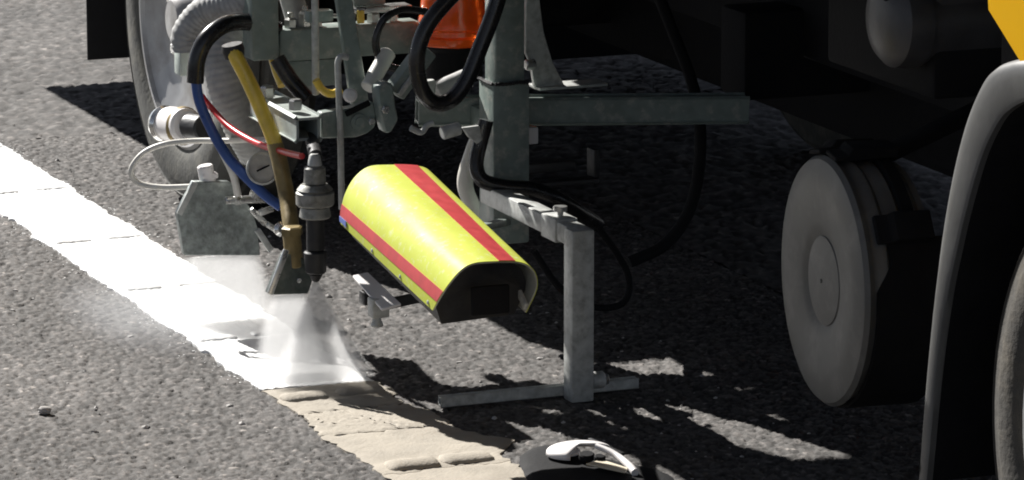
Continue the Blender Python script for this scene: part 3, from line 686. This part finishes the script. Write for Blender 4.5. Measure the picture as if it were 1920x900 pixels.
# ================================================================ BEACON
Bc = W(850, 78, y=.44)
BE = thing('amber_beacon', 'amber warning beacon lamp on a black base behind the hose loop', 'beacon', (Bc.x, .44, Bc.z-.07))
lathe('base', Bc-Vector((0, 0, .075)), (0, 0, 1), [(0, 0), (0, .055), (.01, .058), (.06, .058), (.068, .064), (.072, .064), (.072, 0)], M['black'], BE, 36)
lathe('lens', Bc-Vector((0, 0, .002)), (0, 0, 1), [(0, 0), (0, .071), (.004, .073), (.016, .073), (.02, .068), (.03, .067), (.034, .071), (.05, .07), (.056, .066), (.085, .064), (.11, .06), (.135, .045), (.145, .02), (.147, 0)], M['amber'], BE, 48)
# ================================================================ YELLOW HOUSING
FY = -.32
far_px = [(640, 420), (640, 398), (647, 366), (664, 335), (690, 314), (725, 310), (783, 312), (806, 322), (818, 345), (818, 372), (804, 408)]
near_px = [(812, 582), (824, 560), (842, 533), (866, 506), (890, 494), (925, 491), (966, 491), (990, 498), (1004, 514), (1006, 542), (986, 586)]
far = [W(x, y, y=FY) for x, y in far_px]
near = [W(a[0], a[1], x=f.x) for a, f in zip(near_px, far)]
# keep the front edge in one slanted plane
HB = thing('yellow_housing', 'fluorescent yellow curved housing with red stripes beside the spray gun', 'housing', (sum(f.x for f in far)/len(far), -.2, .2))
def interp(P, t):
    n = len(P)-1; s = t*n; i = min(n-1, int(s)); return P[i].lerp(P[i+1], s-i)
FARs = crom(far, 4); NEARs = crom(near, 4); NP = len(FARs)
cen = sum(FARs, Vector())/NP
def shell(name, i0, i1, off, thick, mt, parent, e0=0., e1=1.):
    ids = list(range(i0, i1+1)); V = []; F = []; NS = 6
    def nrm(L, i):
        d = L[min(i+1, NP-1)]-L[max(i-1, 0)]; q = Vector((-d.z, 0, d.x)); q.normalize(); return q
    for s in range(NS+1):
        t = e0+(e1-e0)*s/NS
        for i in ids:
            p = FARs[i].lerp(NEARs[i], t); q = nrm(FARs, i).lerp(nrm(NEARs, i), t)
            V.append(p+q*off)
        for i in ids:
            p = FARs[i].lerp(NEARs[i], t); q = nrm(FARs, i).lerp(nrm(NEARs, i), t)
            V.append(p+q*(off-thick))
    c = len(ids); w = 2*c
    for s in range(NS):
        for i in range(c-1):
            F.append((s*w+i, s*w+i+1, (s+1)*w+i+1, (s+1)*w+i)); F.append((s*w+c+i, (s+1)*w+c+i, (s+1)*w+c+i+1, s*w+c+i+1))
        for i in (0, c-1): F.append((s*w+i, (s+1)*w+i, (s+1)*w+c+i, s*w+c+i))
    for s in (0, NS):
        for i in range(c-1): F.append((s*w+i, s*w+i+1, s*w+c+i+1, s*w+c+i))
    return link(name, V, F, mt, parent, ang=50)
shell('cover', 0, NP-1, 0, .0022, M['coverin'], HB)
shell('yellow_skin', 0, NP-1, .0012, .001, M['fluo'], HB, .0, 1.0)
shell('red_stripe', 3, 6, .0022, .0008, M['fred'], HB)['label'] = 'lower red stripe along the side of the housing'
shell('red_stripe', 21, 24, .0022, .0008, M['fred'], HB)['label'] = 'upper red stripe along the top of the housing'
shell('blue_label', 1, 3, .0034, .0008, M['fblue'], HB, .0, .07)
for t_ in (.06, .35, .65, .94):
    p_ = FARs[1].lerp(NEARs[1], t_); lathe('rivet', p_+Vector((-.0012, 0, 0)), (-1, 0, .2), [(0, .004), (.0012, .0036), (.002, .002), (.0022, 0)], M['steel'], HB, 10)
# inner lamp body, black, with grey lower side
inb = [Vector((f.x+(cen.x-f.x)*.1, f.y, f.z-.004)) for f in FARs[2:-4]]
nb = [Vector((f.x+(cen.x-f.x)*.1, f.y+.03, f.z-.004)) for f in NEARs[2:-4]]
drop = .034
V = [p+Vector((0, .01, -.003)) for p in inb] + [inb[-1]+Vector((-.02, .01, -drop)), inb[0]+Vector((.016, .01, -drop))]
V2 = [p+Vector((0, 0, -.003)) for p in nb] + [nb[-1]+Vector((-.02, 0, -drop-.01)), nb[0]+Vector((.012, 0, -drop-.004))]
n_ = len(V)
link('inner_body', V+V2, [list(range(n_))[::-1], list(range(n_, 2*n_))] + [(i, (i+1) % n_, n_+(i+1) % n_, n_+i) for i in range(n_)], M['dark'], HB, ang=40)
box('front_lens', W(880, 540, y=nb[12].y).x, W(952, 540, y=nb[12].y).x, nb[12].y-.012, nb[12].y-.002, W(900, 590, y=nb[12].y).z, W(900, 535, y=nb[12].y).z, M['black'], HB, .004)
beam('cover_hinge', W(972, 545, x=NEARs[-6].x-.02), W(986, 575, x=NEARs[-6].x-.02), .006, .014, M['galv'], HB, .001)
beam('support_bracket', FARs[24].lerp(NEARs[24], .45)+Vector((.03, 0, -.04)), Vector((CXp.x-.04, .1, .26)), .02, .014, M['green'], HB)
# ---- small T-shaped skid plate beside the housing
SKp = W(700, 545, y=-.12)
SK = thing('skid_plate', 'small pale metal plate on a short stem under the yellow housing', 'plate', (SKp.x, -.12, SKp.z))
q0, q1, q2, q3 = W(661, 516, y=.0), W(690, 510, y=.0), W(752, 569, y=-.17), W(716, 579, y=-.17)
prism('top_plate', [q0, q1, q2, q3], (0, 0, -.005), M['whitep'], SK, .001)
sp = W(716, 585, y=-.13)
box('stem', sp.x-.018, sp.x+.016, -.13, -.10, sp.z-.012, q3.z+.009, M['galv'], SK, .003)
box('side_tab', W(683, 560, y=-.06).x, W(694, 560, y=-.06).x, -.06, -.03, W(690, 573, y=-.06).z, W(690, 549, y=-.06).z, M['dark'], SK, .002)
lathe('foot', (sp.x-.004, -.115, sp.z-.03), (0, 0, 1), [(0, 0), (0, .011), (.003, .012), (.012, .008), (.0175, .008)], M['galv'], SK, 16)
beam('side_arm', Vector((sp.x+.012, -.115, sp.z+.01)), Vector((sp.x+.09, -.1, sp.z+.015)), .012, .02, M['dark'], SK)

# ================================================================ GUIDE SHOE at the lower edge
GU = thing('guide_shoe', 'low black block with a white domed shell and curved white strip, by the old line', 'guide shoe', (.24, -.76, 0))
gb = [W(x, y, z=.0) for x, y in [(972, 856), (995, 842), (1030, 836), (1070, 846), (1110, 860), (1190, 876), (1262, 894), (1262, 930), (1180, 965), (1060, 970), (1000, 925), (975, 885)]]
gc = sum(gb, Vector())/len(gb); gl = crom(gb+[gb[0]], 3)[:-1]; V = []; F = []; ng = len(gl)
for k, (f_, z_) in enumerate(((1, -.002), (.95, .004), (.84, .009), (.66, .012), (.4, .013), (.02, .013))):
    V += [gc.lerp(p, f_)*1+Vector((0, 0, z_)) for p in gl]
F = [(k*ng+i, k*ng+(i+1) % ng, (k+1)*ng+(i+1) % ng, (k+1)*ng+i) for k in range(5) for i in range(ng)]
link('base_body', V, F, M['black'], GU, ang=70)
def visor(nm, cpx, cpy, z0, rx, ry, rz, q0, q1, mt, cut=.0):
    dc = W(cpx, cpy, z=z0); V = []; n = 24
    for i in range(9):
        a = math.pi/2*(cut+(1-cut)*i/8)
        for k in range(n+1):
            q = R(q0)+R(q1-q0)*k/n
            V.append(Vector((dc.x+math.cos(q)*math.cos(a)*rx, dc.y+math.sin(q)*math.cos(a)*ry, z0+math.sin(a)**.6*rz)))
    F = [(i*(n+1)+k, i*(n+1)+k+1, (i+1)*(n+1)+k+1, (i+1)*(n+1)+k) for i in range(8) for k in range(n)]
    o = link(nm, V, F, mt, GU, ang=70); md = o.modifiers.new('thick', 'SOLIDIFY'); md.thickness = .003; return o
visor('white_shell', 1086, 850, .018, .06, .05, .018, -15, 235, M['whitep'])
visor('shell_brow', 1056, 850, .018, .028, .045, .016, 170, 360, M['whitep'], .12)
cyl('black_stud', W(1100, 862, z=.018), W(1100, 850, z=.03), .014, M['black'], GU)
cyl('black_stud', W(1124, 866, z=.018), W(1125, 854, z=.03), .010, M['black'], GU)
tube('white_strip', [W(1118, 836, z=.04), W(1140, 845, z=.036), W(1160, 857, z=.03), W(1178, 872, z=.024), W(1191, 886, z=.018)], .0062, M['whitep'], GU, 10, taper=lambda t: .8+.4*t)
prism('cream_pad', [W(x, y, z=.02) for x, y in [(1098, 872), (1128, 864), (1178, 880), (1172, 888)]], (0, 0, .003), M['cream'], GU, .001)
beam('dark_lever', W(1105, 824, z=.03), W(1168, 852, z=.022), .008, .006, M['dark'], GU, .001)

# ================================================================ SPRAY MIST
def mist_mat(name, dens, noise=24, top=None, bot=None, lo=.35, hi=.75):
    Mm = bpy.data.materials.new(name); Mm.use_nodes = True; n = Mm.node_tree.nodes; l = Mm.node_tree.links
    n.remove(n['Principled BSDF']); v = n.new('ShaderNodeVolumePrincipled')
    v.inputs['Color'].default_value = (.97, .97, .97, 1); v.inputs['Anisotropy'].default_value = .2
    tc = n.new('ShaderNodeTexCoord'); nz = n.new('ShaderNodeTexNoise'); nz.inputs['Scale'].default_value = noise; nz.inputs['Detail'].default_value = 3
    mp = n.new('ShaderNodeMapping'); mp.inputs['Scale'].default_value = (1, 1, .35)
    l.new(tc.outputs['Object'], mp.inputs['Vector']); l.new(mp.outputs['Vector'], nz.inputs['Vector'])
    mr = n.new('ShaderNodeMapRange'); mr.inputs['From Min'].default_value = lo; mr.inputs['From Max'].default_value = hi
    mr.inputs['To Min'].default_value = dens*.75; mr.inputs['To Max'].default_value = dens*1.2
    l.new(nz.outputs['Fac'], mr.inputs['Value'])
    sx = n.new('ShaderNodeSeparateXYZ'); l.new(tc.outputs['Object'], sx.inputs[0])
    def lin(a_, b_):                               # value running from a_ at the bottom to b_ at the top
        q = n.new('ShaderNodeMapRange'); q.clamp = False
        for k_, v_ in (('From Min', bot[3]), ('From Max', top[3]), ('To Min', a_), ('To Max', b_)): q.inputs[k_].default_value = v_
        l.new(sx.outputs['Z'], q.inputs['Value']); return q.outputs['Result']
    def mth(op, a_, b_=None):
        q = n.new('ShaderNodeMath'); q.operation = op
        for k_, v_ in enumerate((a_, b_)):
            if v_ is None: continue
            if isinstance(v_, (int, float)): q.inputs[k_].default_value = v_
            else: l.new(v_, q.inputs[k_])
        return q.outputs[0]
    hw = lin((bot[1]-bot[0])/2, (top[1]-top[0])/2)
    u_ = mth('DIVIDE', mth('ABSOLUTE', mth('SUBTRACT', sx.outputs['X'], lin((bot[0]+bot[1])/2, (top[0]+top[1])/2))), hw)
    fe = n.new('ShaderNodeMapRange'); fe.interpolation_type = 'SMOOTHSTEP'
    for k_, v_ in (('From Min', 1.0), ('From Max', .55), ('To Min', .12), ('To Max', 1.0)): fe.inputs[k_].default_value = v_
    l.new(u_, fe.inputs['Value'])
    den = mth('MULTIPLY', mth('MULTIPLY', mr.outputs['Result'], fe.outputs['Result']), lin(.8, 1.5))
    l.new(den, v.inputs['Density'])
    l.new(v.outputs['Volume'], n['Material Output'].inputs['Volume']); return Mm
def fan(name, label, top, bot, args):
    """top/bot: (x0, x1, y, z, thickness)"""
    mt = mist_mat(*args, top, bot)
    V = []
    for x0, x1, y, z, t in (bot, top):
        V += [(x0, y-t/2, z), (x1, y-t/2, z), (x1, y+t/2, z), (x0, y+t/2, z)]
    F = [(0, 1, 2, 3), (4, 7, 6, 5), (0, 4, 5, 1), (1, 5, 6, 2), (2, 6, 7, 3), (3, 7, 4, 0)]
    o = link(name, V, F, mt, None, smooth=False); o['kind'] = 'stuff'; o['label'] = label; return o
fan('paint_mist', 'fan of white paint mist under the spray gun', (gx-.006, gx+.006, 0, gz(527), .01), (-.098, .118, -.005, .008, .026), ('paint_mist', 75, 14))
ztp = W(545, 553, y=.07).z
fan('bead_mist', 'pale curtain falling from the small bead dispenser', (W(508, 553, y=.07).x, W(576, 553, y=.07).x, .075, ztp, .02), (-.1, .06, .09, .008, .03), ('bead_mist', 48, 14))
zt2 = W(415, 481, y=.55).z
fan('bead_mist', 'pale curtain falling from the rear bead dispenser', (W(347, 481, y=.55).x, W(487, 481, y=.55).x, .56, zt2, .02), (-.085, .13, .56, .008, .035), ('bead_mist_rear', 50, 14))
# drifting overspray left of the line
def blob(name, label, c, rx, ry, rz, dens):
    bm = bmesh.new(); bmesh.ops.create_icosphere(bm, subdivisions=3, radius=1)
    V = [Vector((v.co.x*rx, v.co.y*ry, v.co.z*rz)) for v in bm.verts]; F = [[v.index for v in f.verts] for f in bm.faces]; bm.free()
    Mm = bpy.data.materials.new(name); Mm.use_nodes = True; n = Mm.node_tree.nodes; l = Mm.node_tree.links
    n.remove(n['Principled BSDF']); v = n.new('ShaderNodeVolumePrincipled'); v.inputs['Color'].default_value = (.95, .97, 1, 1)
    tc = n.new('ShaderNodeTexCoord'); gr = n.new('ShaderNodeTexGradient'); gr.gradient_type = 'SPHERICAL'
    mp = n.new('ShaderNodeMapping'); mp.inputs['Scale'].default_value = (1/rx, 1/ry, 1/rz)
    l.new(tc.outputs['Object'], mp.inputs['Vector']); l.new(mp.outputs['Vector'], gr.inputs['Vector'])
    nz = n.new('ShaderNodeTexNoise'); nz.inputs['Scale'].default_value = 12; l.new(tc.outputs['Object'], nz.inputs['Vector'])
    m1 = n.new('ShaderNodeMath'); m1.operation = 'MULTIPLY'; l.new(gr.outputs['Fac'], m1.inputs[0]); l.new(nz.outputs['Fac'], m1.inputs[1])
    m2 = n.new('ShaderNodeMath'); m2.operation = 'MULTIPLY'; m2.inputs[1].default_value = dens*2; l.new(m1.outputs[0], m2.inputs[0])
    l.new(m2.outputs[0], v.inputs['Density']); l.new(v.outputs['Volume'], n['Material Output'].inputs['Volume'])
    o = link(name, V, F, Mm, None); o.location = c; o['kind'] = 'stuff'; o['label'] = label; return o
blob('drifting_overspray', 'faint pale overspray drifting over the asphalt left of the line', (-.19, .5, .045), .15, .36, .042, 3)
